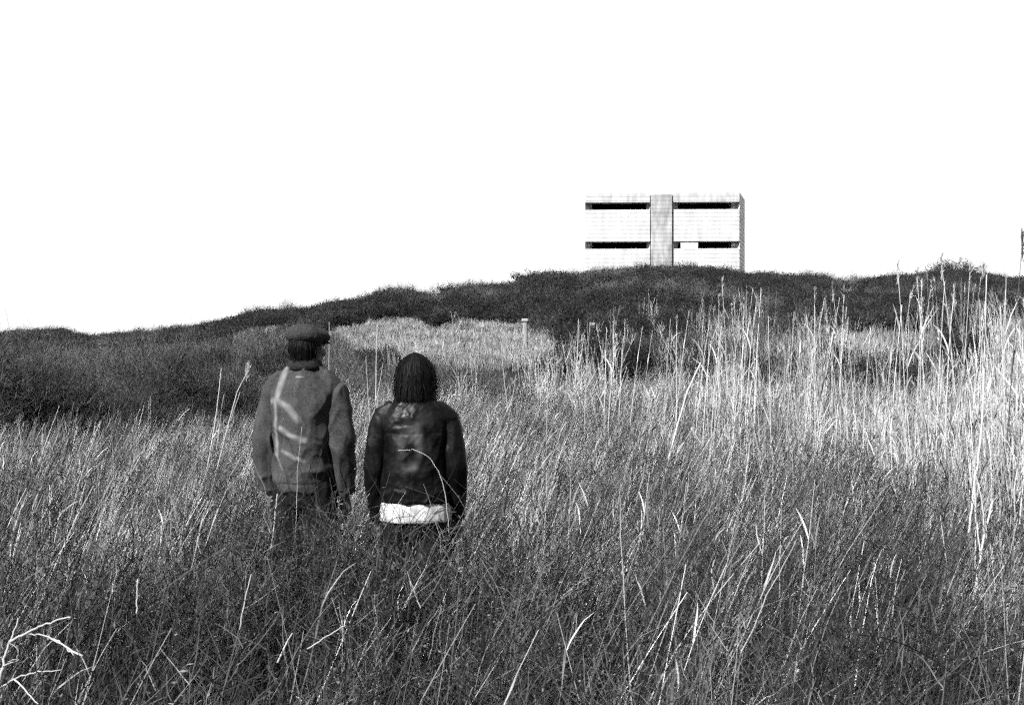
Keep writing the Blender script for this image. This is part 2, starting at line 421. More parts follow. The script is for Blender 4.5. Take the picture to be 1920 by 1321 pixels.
def straw_piece(L, r, broken=False):
    m = MB(); tone = R(.4, 1)
    p = stem_pts((0, 0, 0), (R(.1, .6), R(-.3, .3)), L, 6, (R(-.05, .12), R(-.1, .1), -R(0, .06)), 0.02)
    m.tube(p, np.linspace(r, r * .6, 6), 4, tone)
    if broken:
        q = stem_pts(p[-1], (R(.2, 1.2), R(-.8, .8)), L * .3, 3); q[:, 2] = p[-1, 2] - np.linspace(0, .6, 3) * L * .4
        m.tube(q, r * .55, 4, tone)
    for k in range(int(R(0, 3))):
        e = p[int(R(1, 5.9))]; d = (R(-.4, .6), R(-.4, .4)); l2 = R(.1, .24)
        lp = stem_pts(e, d, l2, 5, (R(-.2, .2), R(-.2, .2), -R(.0, .3)), .05)
        m.ribbon(lp, np.array([.5, 1, .9, .6, .15]) * R(.003, .006), R(-1, 1), min(1, tone + R(-.3, .1)))
    return m.mesh('straw', MAT['straw'])

def reed_into(m, root, L, lean, leaves=True, plume=0.3, r=0.0042, sides=3, tone=None):
    tone = R(.25, 1) if tone is None else tone
    p = stem_pts(root, lean, L, 7, (R(-.07, .09), R(-.05, .05), 0), 0.012)
    m.tube(p, np.linspace(r, r * .45, 7), sides, tone, caps=False)
    if leaves:
        for k in range(int(R(0, 4))):
            e = p[int(R(1, 6.0))]; sg = 1 if R(0, 1) < .6 else -1
            lp = stem_pts(e, (sg * R(.05, .4), R(-.3, .3)), R(.18, .45), 6, (sg * R(-.1, .25), R(-.2, .2), -R(.0, .35)), .035)
            m.ribbon(lp, np.array([.6, 1, .95, .75, .45, .1]) * R(.006, .014), R(-1, 1), min(1, max(0, tone + R(-.35, .1))))
    if R(0, 1) < plume:
        top = p[-1]; d = p[-1] - p[-2]; d /= np.linalg.norm(d)
        for k in range(14):
            q = top + d * R(-.12, .06)
            lp = stem_pts(q, (d[0] + R(-.25, .45), d[1] + R(-.25, .25)), R(.05, .13), 3, (R(0, .35), 0, -R(0, .3)))
            m.ribbon(lp, (.004, .006, .002), R(-1, 1), max(0, tone - R(0, .5)))

def reed_clump(n, h, rad=0.28, lean=.07):
    m = MB()
    for _ in range(n):
        a, r = R(0, 6.28), rad * math.sqrt(R(0, 1))
        big = R(0, 1) < .16
        reed_into(m, (r * math.cos(a), r * math.sin(a), 0), R(*h), (R(-lean, lean * 1.6) * (3.5 if big else 1), R(-lean, lean) * (2.5 if big else 1)), True, .22, R(.003, .0052))
    return m.mesh('reeds', MAT['reed'])

def heath_shrub(rad=.5, h=.62, n=150, mat='heath', leaves=4, bare=False):
    m = MB()
    for _ in range(n):
        a, r = R(0, 6.28), math.sqrt(R(0, 1)); el = math.sqrt(max(0, 1 - r * r))
        tip = np.array([r * math.cos(a) * rad, r * math.sin(a) * rad, h * (.25 + .75 * el) * R(.72, 1.12)])
        base = np.array([tip[0] * R(.15, .6), tip[1] * R(.15, .6), tip[2] * R(.1, .45)])
        tone = R(0, 1); mid = (base + tip) / 2 + rng.normal(0, .05, 3)
        pts = np.array([base, mid, tip]); m.ribbon(pts, (.007, .006, .003), R(-1.5, 1.5), tone * .8)
        for k in range(leaves):
            t = R(.4, 1); q = base + (tip - base) * t + rng.normal(0, .03, 3)
            d = rng.normal(size=3); d[2] = abs(d[2]) + .4
            if bare: m.ribbon(np.array([q, q + d * .05 + rng.normal(0, .015, 3), q + d * .1]), (.004, .003, .002), R(-1.5, 1.5), min(1, tone + R(-.2, .2)))
            else: m.leaf(q, d, R(.04, .1), R(.012, .028), min(1, max(0, tone + R(-.3, .3))))
    return m.mesh('heath', MAT[mat])

SRC = dict(
    tangle=source('src_tangle', [tangle_clump(int(R(7, 12))) for _ in range(12)]),
    grass=source('src_grass', [grass_clump(int(R(34, 56))) for _ in range(7)]),
    fine=source('src_fine', [grass_clump(60, .2, (.2, .55), .12, 'litter', (.0018, .0035)) for _ in range(5)]),
    long=source('src_long', [long_clump(int(R(7, 12))) for _ in range(10)]),
    straw=source('src_straw', [straw_piece(R(.35, .85), R(.0018, .003), i % 3 == 0) for i in range(14)]),
    reed=source('src_reed', [reed_clump(int(R(12, 20)), (1.0, 2.0)) for _ in range(8)]),
    lowreed=source('src_lowreed', [reed_clump(int(R(14, 22)), (.6, 1.25), .28, .12) for _ in range(6)]),
    heath=source('src_heath', [heath_shrub(R(.42, .58), R(.5, .72), 150) for _ in range(7)]),
    scrub=source('src_scrub', [heath_shrub(R(.45, .6), R(.6, .85), 150, 'scrub', 5, True) for _ in range(6)]),
    pale=source('src_pale', [grass_clump(90, .3, (.12, .28), .14, 'pale', (.006, .012)) for _ in range(5)]),
)

def instancer(col):
    ng = bpy.data.node_groups.new('scatter_' + col.name, 'GeometryNodeTree')
    ng.interface.new_socket('Geometry', in_out='INPUT', socket_type='NodeSocketGeometry')
    ng.interface.new_socket('Geometry', in_out='OUTPUT', socket_type='NodeSocketGeometry')
    n, l = ng.nodes, ng.links
    gi, go = n.new('NodeGroupInput'), n.new('NodeGroupOutput')
    ci = n.new('GeometryNodeCollectionInfo'); ci.inputs['Collection'].default_value = col
    ci.inputs['Separate Children'].default_value = True; ci.inputs['Reset Children'].default_value = True
    ip = n.new('GeometryNodeInstanceOnPoints'); ip.inputs['Pick Instance'].default_value = True
    def na(nm, tp):
        x = n.new('GeometryNodeInputNamedAttribute'); x.data_type = tp; x.inputs['Name'].default_value = nm; return x.outputs['Attribute']
    e2r = n.new('FunctionNodeEulerToRotation'); l.new(na('rot', 'FLOAT_VECTOR'), e2r.inputs[0])
    l.new(gi.outputs[0], ip.inputs['Points']); l.new(ci.outputs[0], ip.inputs['Instance'])
    l.new(na('idx', 'INT'), ip.inputs['Instance Index']); l.new(e2r.outputs[0], ip.inputs['Rotation'])
    l.new(na('scl', 'FLOAT_VECTOR'), ip.inputs['Scale']); l.new(ip.outputs[0], go.inputs[0])
    return ng

def scatter(name, label, cat, src, P, yaw, scl, tilt=0.1, zscl=(.85, 1.15)):
    """one stuff object: plants at the points P (n,2)"""
    P = np.asarray(P, float); n = len(P)
    me = bpy.data.meshes.new(name)
    V = np.column_stack([P, height(P[:, 0], P[:, 1]) - 0.01]); me.from_pydata(V.tolist(), [], [])
    a = me.attributes.new('rot', 'FLOAT_VECTOR', 'POINT')
    a.data.foreach_set('vector', np.column_stack([rng.normal(0, tilt, n), rng.normal(0, tilt, n), rng.uniform(-yaw, yaw, n)]).astype(np.float32).ravel())
    sc = rng.uniform(scl[0], scl[1], n) if np.ndim(scl[0]) == 0 else np.asarray(scl[0])
    a = me.attributes.new('scl', 'FLOAT_VECTOR', 'POINT')
    a.data.foreach_set('vector', np.column_stack([sc, sc, sc * rng.uniform(zscl[0], zscl[1], n)]).astype(np.float32).ravel())
    col = SRC[src]
    a = me.attributes.new('idx', 'INT', 'POINT'); a.data.foreach_set('value', rng.integers(0, len(col.objects), n).astype(np.int32))
    o = link(name, me); md = o.modifiers.new('scatter', 'NODES'); md.node_group = instancer(col)
    tag(o, label, cat, kind='stuff')
    return o

def sample(n, y0, y1, margin=1.6, ypow=1.0):
    """points in the view wedge (with a margin to both sides), even per area when ypow = 1"""
    Y = rng.uniform(y0, y1, int(n * 3)); half = 0.36 * Y + margin
    keep = rng.uniform(0, 1, len(Y)) < half / (0.36 * y1 + margin)
    Y = Y[keep][:n]; X = rng.uniform(-1, 1, len(Y)) * (0.36 * Y + margin)
    return X, Y
def area(y0, y1, margin=1.6): return 0.36 * (y1 * y1 - y0 * y0) + 2 * margin * (y1 - y0)
def col_of(X, Y): return 960 + F * X / Y
MAN = np.array([(570 - 960) / F * 7.6, 7.6]); WOM = np.array([(780 - 960) / F * 7.2, 7.2])
def clear_people(X, Y, r=0.27):
    k = np.ones(len(X), bool)
    for c in (MAN, WOM): k &= (X - c[0]) ** 2 + ((Y - c[1]) * 1.1) ** 2 > r * r
    return k

def reed_front(px): return np.interp(px, [-500, 600, 880, 1100, 1300, 1600, 1850, 2300], [60, 34, 25, 21, 18.5, 15.0, 11.0, 9.0])
def patch(X, Y):                # pale grass patches on the hill
    px = col_of(X, Y); w = vnoise(X, Y, 1.7, 3.0) * 3.2 + vnoise(X, Y, .7, 5.0) * 1.6
    lo = np.interp(px, [600, 700, 780, 850, 1000, 1060], [41, 39, 34, 30, 31, 36]); hi = np.interp(px, [600, 640, 760, 960, 1060], [51, 53, 54, 48, 38])
    a = (px > 590) & (px < 1065) & (Y + w * .55 > lo) & (Y + w * .4 < hi)
    b = ((px - 500) / 95) ** 2 + ((Y + w - 55 + (540 - px) * .03) / 5.0) ** 2 < 1
    c = ((px - 1600) / 60) ** 2 + ((Y + w * .5 - 66) / 3.2) ** 2 < 1
    d = ((px - 1632) / 26) ** 2 + ((Y + w * .3 - 49) / 2.0) ** 2 < 1
    e = ((px - 1920) / 90) ** 2 + ((Y + w - 36) / 7) ** 2 < 1
    f = ((px - 1650) / 120) ** 2 + ((Y + w - 37) / 4) ** 2 < 1
    return a | b | c | d | e | f
def thicket_edge(px): return np.interp(px, [-600, 0, 300, 480, 600, 700], [19, 19, 20.5, 22, 25, 32])

# field in the foreground
def field(n_per, y0, y1, margin=1.6):
    X, Y = sample(int(area(y0, y1, margin) * n_per), y0, y1, margin)
    return X, Y
def in_field(X, Y):
    px = col_of(X, Y)
    return (Y < thicket_edge(px) + vnoise(X, Y, .8) * 1.2 + vnoise(X, Y, .3, 2.0) * .7) & clear_people(X, Y)
def tall(X, Y):                 # how high the field stands, patch by patch
    up = .24 * np.exp(-((X + .75) / .8) ** 2 - ((Y - 6.4) / .7) ** 2)
    return up + np.clip(1.02 + .22 * vnoise(X, Y, .8, 3.3) + .16 * vnoise(X, Y, .33, 1.1), .55, 1.3)
def field_points(bands, dens, keep=None):
    out = []
    for (y0, y1, d) in bands:
        X, Y = field(d, y0, y1); k = in_field(X, Y) & (rng.uniform(0, 1, len(X)) < dens(X, Y, col_of(X, Y))); out.append(np.column_stack([X, Y])[k])
    return np.concatenate(out)
P = field_points(((2.3, 7.3, 36), (7.3, 13, 22), (13, 24, 11)), lambda X, Y, px: np.clip(.55 + 1.25 * vnoise(X, Y, .38, 4.4), .03, 1))
ex = np.column_stack([rng.uniform(-1.75, .05, 95), rng.uniform(5.9, 6.95, 95)]); ex = ex[clear_people(ex[:, 0], ex[:, 1], .3)]
P = np.concatenate([P, ex])
scatter('twiggy_undergrowth', 'dark tangle of dry twiggy weeds filling the field', 'weeds', 'tangle', P, 1.2, (tall(P[:, 0], P[:, 1]) * rng.uniform(.8, 1.2, len(P)), 0), .10)
P = field_points(((3.6, 7, 6), (7, 13, 18), (13, 26, 20)), lambda X, Y, px: np.clip(.02 + 1.0 * smooth((Y - 6.0) / 6.5) + .45 * vnoise(X, Y, .9, 9), .04, 1))
scatter('field_grass', 'dry grass leaning to the right all over the field', 'grass', 'grass', P, .55, (.7, 1.1), .09)
P = field_points(((3.6, 7, 3.5), (7, 13, 8), (13, 24, 6)), lambda X, Y, px: np.clip(.6 + .8 * vnoise(X, Y, .6, 7.4), .08, 1))
scatter('long_grass', 'long thin grass stems standing out of the weeds', 'grass', 'long', P, .5, (tall(P[:, 0], P[:, 1]) * rng.uniform(.75, 1.1, len(P)), 0), .10)
P = field_points(((2.3, 26, 5),), lambda X, Y, px: np.ones(len(X)))
scatter('fine_grass', 'fine short grass growing low between the weeds', 'grass', 'fine', P, math.pi, (.7, 1.1), .12)
P = field_points(((2.3, 24, 7),), lambda X, Y, px: np.where(px > 1350, .9, .22) * np.clip((Y - 3.2) / 4, .0, 1) * ~((px > 440) & (px < 930) & (Y < 7.3)))
scatter('broken_straw', 'pale broken straw stalks strewn through the field', 'straw', 'straw', P, 1.1, (.7, 1.15), .22)

# reed bed
X, Y = sample(int(area(8, 40) * 7), 8, 40); px = col_of(X, Y); fr = reed_front(px)
dp = Y - fr - vnoise(X, Y, .9, 6) * 1.6
dens = np.clip(np.interp(px, [600, 900, 1050, 1300, 1700, 1950], [.0, .02, .06, .17, .38, 1.0]) * (dp > 0) * np.exp(-np.clip(dp, 0, 50) / 6.5), 0, 1)
dens *= np.clip(.55 + .9 * vnoise(X, Y, .55, 2.2), .08, 1.4)
k = (rng.uniform(0, 1, len(X)) < dens) & (px > 620)
scatter('reed_bed', 'bed of pale dry reeds standing across the right half', 'reeds', 'reed', np.column_stack([X, Y])[k], math.pi, (.75, 1.05), .05)
X, Y = sample(int(area(8, 40) * 9), 8, 40); px = col_of(X, Y); fr = reed_front(px); dp = Y - fr - vnoise(X, Y, .9, 7) * 1.5
dens = np.interp(px, [560, 700, 950, 1300, 1950], [.0, .01, .06, .22, .5]) * np.where(dp > 0, np.exp(-np.clip(dp, 0, 50) / 9), .75 * np.exp(np.clip(dp, -50, 0) / 2.2))
k = (rng.uniform(0, 1, len(X)) < dens) & (Y > 8)
scatter('low_reeds', 'short leaning reeds and sedge at the foot of the reed bed', 'reeds', 'lowreed', np.column_stack([X, Y])[k], math.pi, (.7, 1.1), .1)

# hill: heath, scrub, pale grass
X, Y = sample(int(area(19, 80, 3) * 5.2), 19, 80, 3); px = col_of(X, Y)
hill = (Y > thicket_edge(px)) | (Y > 26)
pt = patch(X, Y)
midmix = (px > 540) & (px < 1950) & (Y < 38)
right_open = (px > 900) & (Y < reed_front(px) + 9)
k = hill & ~pt & ~right_open & ~((px < 560) & (Y < thicket_edge(px) + 4.0)) & (rng.uniform(0, 1, len(X)) < np.where(midmix, .6, 1))
left = (px < 640) & (Y < 46)
lk = k & left & (rng.uniform(0, 1, len(X)) < np.clip(.55 + 1.3 * vnoise(X, Y, .9, 6.6), .04, .97))
lk |= k & ~left & (vnoise(X, Y, 2.3, 5.5) > .45) & (rng.uniform(0, 1, len(X)) < .6)
hk = k & ~lk
scatter('heath_scrub', 'dark low heath covering the hill below the bunker', 'heath', 'heath', np.column_stack([X, Y])[hk], math.pi, (rng.uniform(.75, 1.25, hk.sum()) * np.where((Y < 42) & (px > 560) & (px < 1080), .6, 1.0)[hk], 0), .12)
scatter('hill_scrub', 'leafless grey brushwood on the slopes, thickest on the left', 'brushwood', 'scrub', np.column_stack([X, Y])[lk], math.pi, (.8, 1.3), .12)
X, Y = sample(int(area(20, 76, 3) * 9), 20, 76, 3); px = col_of(X, Y)
pt = patch(X, Y); mm = (px > 780) & (Y > 20) & (Y < 38) & (vnoise(X, Y, 1.2, 8) > -.1)
k = (pt & (rng.uniform(0, 1, len(X)) < .95)) | (mm & (rng.uniform(0, 1, len(X)) < .12)) | (rng.uniform(0, 1, len(X)) < .012)
k &= (Y > thicket_edge(px) + 1)
scatter('pale_hill_grass', 'pale dry grass on the open slope behind the two people', 'grass', 'pale', np.column_stack([X, Y])[k], math.pi, (.8, 1.3), .12)

# ------------------------------------------------------------------ bushes one can tell apart
def make_bush(name, rad, h, leafy, mat, n=34):
    root = empty(name)
    mb, mt = MB(), MB()
    for _ in range(n):
        a, r = R(0, 6.28), math.sqrt(R(0, 1)); el = math.sqrt(max(0, 1 - (r * .92) ** 2))
        tip = np.array([r * math.cos(a) * rad, r * math.sin(a) * rad, h * (.3 + .7 * el) * R(.8, 1.08)])
        base = np.array([tip[0] * .12, tip[1] * .12, 0.0])
        t = np.linspace(0, 1, 6)[:, None]; p = base + (tip - base) * t; p[:, 2] += (np.sin(t[:, 0] * math.pi) * .12 * h); p[1:] += rng.normal(0, .03 * h, (5, 3))
        tone = R(.2, .8); mb.tube(p, np.linspace(.014, .004, 6), 4, tone)
        for k in range(26):
            i = int(R(1, 5)); q = p[i] + (p[i + 1 if i < 5 else i] - p[i]) * R(0, 1)
            d = rng.normal(size=3); d[2] = abs(d[2]) * .9 + .25; d /= np.linalg.norm(d); L = R(.1, .3) * h
            e = np.array([q, q + d * L * .5 + rng.normal(0, .03, 3), q + d * L + rng.normal(0, .04, 3)])
            mt.ribbon(e, (.006, .005, .002), R(-1.5, 1.5), min(1, max(0, tone + R(-.4, .4))))
            for j in range(leafy):
                qq = e[1] + (e[2] - e[1]) * R(-.6, 1) + rng.normal(0, .02, 3); mt.leaf(qq, rng.normal(size=3) + np.array([0, 0, .6]), R(.04, .09), R(.012, .03), min(1, max(0, tone + R(-.4, .4))))
            if not leafy:
                for j in range(3):
                    qq = e[1] + (e[2] - e[1]) * R(-.6, 1); dd = d + rng.normal(0, .7, 3); mt.ribbon(np.array([qq, qq + dd * L * .2, qq + dd * L * .35]), (.004, .003, .002), R(-1.5, 1.5), tone)
    mb.build('branches', MAT[mat], root); mt.build('foliage' if leafy else 'twigs', MAT[mat], root)
    return root
bare = [make_bush('bare_bush', R(.9, 1.2), R(1.1, 1.5), 0, 'thicket', 52) for _ in range(3)]
used = [False] * 3
def place(protos, flags, px, Y, s, label, cat, group, sink=0.05):
    i = int(R(0, len(protos) - .001)); o = protos[i] if not flags[i] else copy_tree(protos[i]); flags[i] = True
    x = (px - 960) / F * Y; o.location = (x, Y, float(height(x, Y)) - sink); o.rotation_euler = (0, 0, R(-3, 3)); o.scale = (s, s, s * R(.9, 1.1))
    tag(o, label, cat, group); return o
G1 = 'leafless bushes along the left edge of the field'
for (px, Y, s) in ((-60, 20.6, 1.2), (-5, 20.4, 1.05), (55, 20.8, 1.1), (130, 20.9, .95), (200, 21.4, 1.0), (30, 22.5, 1.05), (95, 21.3, .8), (165, 23, 1.0), (235, 22, 1.0), (300, 23.5, 1.15), (345, 22.3, .8), (405, 24.2, 1.1), (455, 23.6, .85), (520, 27, 1.0), (130, 25.5, .85), (265, 26, .9), (390, 28, .9)):
    place(bare, used, px, Y, s * .92, 'leafless dark bush in the thicket along the left edge of the field', 'bush', G1)
leafy = [make_bush('heath_bush', R(1.2, 1.5), R(.85, 1.05), 3, 'heath', 46) for _ in range(3)]
used2 = [False] * 3
G2 = 'dark bushes rounding the ridge line'
SK = [(640, 71, .6, 'scrubby little bush on the ridge line, above the man in the cap'),
      (728, 72, .75, 'dark rounded bush on the ridge just left of the notch'),
      (775, 71.5, .7, None), (852, 72, .75, None), (905, 71, .75, None), (950, 70.5, .7, None), (1010, 71, .85, None), (1055, 72, .8, None), (1130, 72, .75, None),
      (1190, 72.5, .7, None), (1330, 73, .6, None), (1440, 72, .65, None), (1520, 72, .7, None), (1690, 72, .7, None),
      (1785, 72, .9, 'dark bush humped on the ridge behind the tallest reeds'), (1850, 72, .65, None), (60, 71, .6, 'flat dark bush on the ridge at the far left edge')]
for (px, Y, s, lb) in SK:
    place(leafy, used2, px, Y, s * 1.45, lb or 'low dark bush rounding the ridge line beside or below the bunker', 'bush', None if lb else G2, .22)
b3 = [make_bush('twiggy_shrub', .8, 1.0, 0, 'scrub')]
place(b3, [False], 478, 69, 1.0, 'twiggy pale shrub against the sky left of the capped man', 'shrub', None)
b4 = [make_bush('sparse_shrub', .7, .9, 0, 'scrub', 8)]
place(b4, [False], 133, 71, .8, 'sparse twigs of a small shrub on the left skyline', 'shrub', None)

# ------------------------------------------------------------------ fence posts on the slope
def fence_post(px, ytop, Y, w, label, cap=True, h=1.15):
    x = (px - 960) / F * Y; z = float(at(px, ytop, Y)[2])
    o = empty('fence_post', (x, Y, z - h), R(-.2, .2)); tag(o, label, 'fence post', 'old fence posts on the slope')
    m = MB(); rings = []
    for k, t in enumerate(np.linspace(0, 1, 6)):
        rings.append(((R(-.006, .006), R(-.006, .006), -.9 + (h + .86) * t), (w / 2 * R(.93, 1.05), 0, 0), (0, w / 2 * R(.93, 1.05), 0)))
    m.loft(rings, 7); m.build('shaft', MAT['wood'], o)
    m = MB(); m.box(-w * .68, w * .68, -w * .68, w * .68, h - .035, h + .04); q = m.build('cap', MAT['wood'], o)
    md = q.modifiers.new('edge', 'BEVEL'); md.width = .012; md.segments = 1
fence_post(985, 600, 38, .13, 'pale thick fence post at the right end of the open slope')
fence_post(1111, 608, 38, .10, 'thinner pale fence post among reeds, below the bunker\'s left end')
fence_post(905, 612, 44, .09, 'small fence post in the middle of the pale slope')

# ------------------------------------------------------------------ single stalks that stand out
def stalk(name, label, cat, chains, mat='straw', sides=6, group=None, plume=None, wf=.52):
    """chains: list of (Y0, Y1, [(px,py),...], width_px0, width_px1); first = the stem, the rest = side pieces"""
    root = None
    for k, (Ya, Yb, pp, wa, wb) in enumerate(chains):
        t = np.linspace(0, 1, len(pp)); pts = np.array([at(px, py, Ya + (Yb - Ya) * tt) for (px, py), tt in zip(pp, t)])
        tt = np.linspace(0, 1, max(6, 4 * len(pp))); fine = np.stack([np.interp(tt, t, pts[:, i]) for i in range(3)], 1)
        if len(pp) > 2: fine[1:-1] = (fine[:-2] + 2 * fine[1:-1] + fine[2:]) / 4
        fine[1:-1] += rng.normal(0, .0012, fine[1:-1].shape)
        if root is None:
            root = empty(name, tuple(fine[0])); base = fine[0].copy(); tag(root, label, cat, group)
        m = MB(); m.tube(fine - base, np.linspace(wa, wb, len(fine)) / 2 * wf * Ya / F, sides, R(.1, .8))
        m.build('stem' if k == 0 else 'side_stem', MAT[mat], root, True)
    if plume:
        for (px, py, Y, ln, w) in plume:
            m = MB(); c = at(px, py, Y) - base
            for j in range(60):
                q = c + np.array([0, 0, R(-.5, .5) * ln]); d = (R(-.3, .5), R(-.3, .3))
                m.ribbon(stem_pts(q, d, R(.3, .6) * w * 2, 3, (R(0, .4), 0, -R(0, .3))), (.003, .006, .002), R(-1, 1), R(.2, .9))
            m.build('plume', MAT[mat], root)
    return root

stalk('dead_branch', 'bleached branching dead stalk in the bottom left corner', 'branch', [
    (3.2, 3.3, [(-14, 1330), (2, 1262), (12, 1222), (22, 1196), (34, 1158)], 11, 4),
    (3.25, 3.1, [(18, 1204), (40, 1190), (70, 1176), (104, 1162), (132, 1157)], 8, 4),
    (3.2, 3.05, [(52, 1188), (86, 1190), (112, 1206), (155, 1229)], 3, 6),
    (3.2, 3.08, [(88, 1190), (112, 1204), (138, 1228)], 5, 3),
    (3.2, 3.1, [(0, 1288), (34, 1268), (70, 1259), (116, 1255)], 6, 3),
    (3.15, 3.05, [(26, 1272), (46, 1290), (72, 1319)], 5, 3),
    (3.2, 3.2, [(5, 1250), (22, 1242), (36, 1236)], 5, 2), (3.2, 3.2, [(18, 1205), (34, 1216), (32, 1234), (14, 1240)], 3, 2)], 'bleached', 6, None, None, .68)
stalk('bent_reed', 'thick pale reed leaning right above the middle of the field', 'reed', [
    (12.5, 13.2, [(1236, 930), (1246, 892), (1264, 820), (1288, 735), (1314, 680)], 8, 6), (12.8, 12.9, [(1250, 880), (1270, 850), (1300, 800)], 4, 3), (12.8, 12.8, [(1296, 802), (1306, 818), (1320, 838)], 6, 5)])
stalk('leaning_stalk', 'long single straw leaning right in the lower right weeds', 'stalk', [
    (4.6, 5.0, [(1388, 1225), (1412, 1180), (1440, 1110), (1478, 1045), (1494, 1010)], 6, 3)])
stalk('forked_reed', 'brightest tall reed of the right side, crossing the skyline', 'reed', [
    (10.2, 10.6, [(1822, 960), (1832, 880), (1843, 780), (1846, 660), (1850, 515)], 11, 4), (10.25, 10.4, [(1846, 800), (1850, 830), (1848, 870), (1856, 960)], 5, 6), (10.4, 10.5, [(1846, 690), (1838, 620), (1836, 560)], 5, 3), (10.3, 10.3, [(1848, 760), (1864, 700), (1872, 640)], 4, 2)],
    'reed', 6, None, [(1843, 512, 10.5, .10, .05)])
stalk('broken_reed_bunch', 'bunch of bright broken reeds in front of the right edge', 'reeds', [
    (6.2, 6.4, [(1826, 1125), (1836, 1060), (1848, 990), (1862, 938)], 10, 7), (6.3, 6.4, [(1846, 1000), (1843, 950), (1834, 905)], 7, 5), (6.3, 6.4, [(1850, 1010), (1846, 960), (1834, 904)], 4, 4),
    (6.3, 6.5, [(1816, 1000), (1822, 950), (1830, 880)], 8, 5), (6.3, 6.35, [(1815, 1100), (1806, 1180), (1802, 1240)], 5, 6), (6.3, 6.4, [(1832, 1110), (1838, 1040), (1832, 978)], 4, 5)])
stalk('hooked_reed', 'thin reed arching down near the right edge', 'reed', [
    (9.0, 9.4, [(1908, 900), (1904, 860), (1888, 826), (1862, 796)], 4, 2)])
stalk('plumed_reed', 'reed with a pale plume leaning beside the man\'s left shoulder', 'reed', [
    (11.0, 11.4, [(376, 1004), (402, 900), (432, 780), (446, 730), (462, 702)], 5, 3), (11.2, 11.2, [(410, 870), (428, 800), (450, 735)], 4, 2)], 'straw', 6, None, [(462, 702, 11.4, .11, .07)])
stalk('slender_reed', 'slender upright reed left of the plumed reed', 'reed', [
    (12.0, 12.3, [(388, 880), (402, 800), (412, 720), (415, 690)], 4, 2), (12.1, 12.2, [(396, 850), (410, 790), (420, 740)], 3, 2)])
stalk('curved_grass_stem', 'thin stem curving across the back of the leather jacket', 'grass stem', [
    (6.75, 6.72, [(843, 1010), (836, 930), (826, 890), (806, 857), (778, 842), (746, 844)], 2.4, 1.6)])
stalk('upright_grass_stem', 'thin upright stem in front of the man\'s jacket hem', 'grass stem', [
    (6.9, 6.95, [(552, 1040), (556, 960), (558, 880), (566, 800)], 3, 1.4)])
stalk('pale_straw_stalk', 'bright straw stalk in front of the man\'s dark trousers', 'stalk', [
    (6.6, 6.7, [(508, 1028), (514, 985), (520, 925)], 5, 4)])
stalk('short_bright_straw', 'short bright upright straw in the left foreground', 'stalk', [
    (4.4, 4.45, [(256, 1150), (257, 1118), (258, 1085)], 5, 4)])
stalk('tilted_straw', 'bright straw tilted right in the left foreground below the man', 'stalk', [
    (4.6, 4.7, [(449, 1180), (460, 1120), (471, 1076)], 5, 4)])
stalk('slanting_straw', 'slanting straw in the foreground below the two people', 'stalk', [
    (4.0, 4.1, [(520, 1242), (537, 1205), (549, 1186)], 6, 5)])
stalk('flat_lying_straw', 'straw lying almost flat in the foreground below the two people', 'stalk', [
    (4.0, 3.9, [(576, 1216), (610, 1194), (648, 1172)], 6, 4)])
for i, (px, y0, y1, dx, Y, lb) in enumerate(((617, 770, 603, 0, 15, 'single upright reed just right of the man\'s cap'), (706, 760, 628, -2, 15, 'tallest thin reed between the two heads'), (686, 820, 668, 10, 13, 'reed leaning between the man and the woman'),
                                      (940, 780, 650, 14, 18, 'bent-topped reed right of the woman'), (1028, 930, 655, -6, 15, 'long curving reed between woman and bunker'), (1085, 720, 598, -6, 20, 'dark-tipped upright reed below the bunker\'s left corner'))):
    stalk('single_reed', lb, 'reed', [(Y, Y + .2, [(px + dx, y0), (px + dx * .4, (y0 + y1) / 2), (px, y1)], 3.2, 1.6), (Y, Y + .1, [(px + dx * .8, y0 - 8), (px + dx + 8, y0 - 40), (px + dx + 14, y0 - 80)], 2.5, 1.2)])

# tall reeds that rise above the bed
def tall_reed(L, plume):
    o = empty('tall_reed')
    m = MB(); p = stem_pts((0, 0, 0), (R(-.04, .08), R(-.04, .04)), L, 9, (R(-.05, .08), 0, 0), .01)
    m.tube(p, np.linspace(.0058, .0022, 9), 5, R(.55, 1)); m.build('stem', MAT['reed'], o, True)
    for k in range(int(R(2, 4.5))):
        e = p[int(R(3, 8))]; sg = 1 if R(0, 1) < .6 else -1
        m = MB(); lp = stem_pts(e, (sg * R(.05, .35), R(-.3, .3)), R(.2, .42), 6, (sg * R(-.1, .25), R(-.2, .2), -R(.0, .4)), .035)
        m.ribbon(lp, np.array([.6, 1, .95, .75, .45, .1]) * R(.009, .015), R(-.8, .8), R(.3, .8)); m.build('leaf', MAT['reed'], o)
    if plume:
        m = MB(); top = p[-1]
        for j in range(40):
            q = top + np.array([R(-.006, .006), R(-.006, .006), R(-.13, .05)])
            m.ribbon(stem_pts(q, (R(-.22, .3), R(-.2, .2)), R(.03, .075), 3, (R(0, .4), 0, -R(0, .3))), (.003, .005, .002), R(-1, 1), R(.1, .7))
        m.build('plume', MAT['reed'], o)
    return o
protos = [tall_reed(R(1.9, 2.15), i % 3 == 0) for i in range(8)]
used3 = [False] * 8
def put_reed(px, top_y, Y, label, group):
    i = int(R(0, 7.99)); o = protos[i] if not used3[i] else copy_tree(protos[i]); used3[i] = True
    x = (px - 960) / F * Y; z0 = float(height(x, Y)) - .02; hh = max(.7, at(px, top_y, Y)[2] - z0)
    o.location = (x, Y, z0); s = hh / 2.02; o.scale = (1, 1, s); o.rotation_euler = (R(-.04, .04), R(-.04, .05), R(-.5, .5)); tag(o, label, 'reed', group)
G3 = 'tall reeds rising above the reed bed'
LB3 = 'tall pale reed rising above the reed bed against the dark hill'
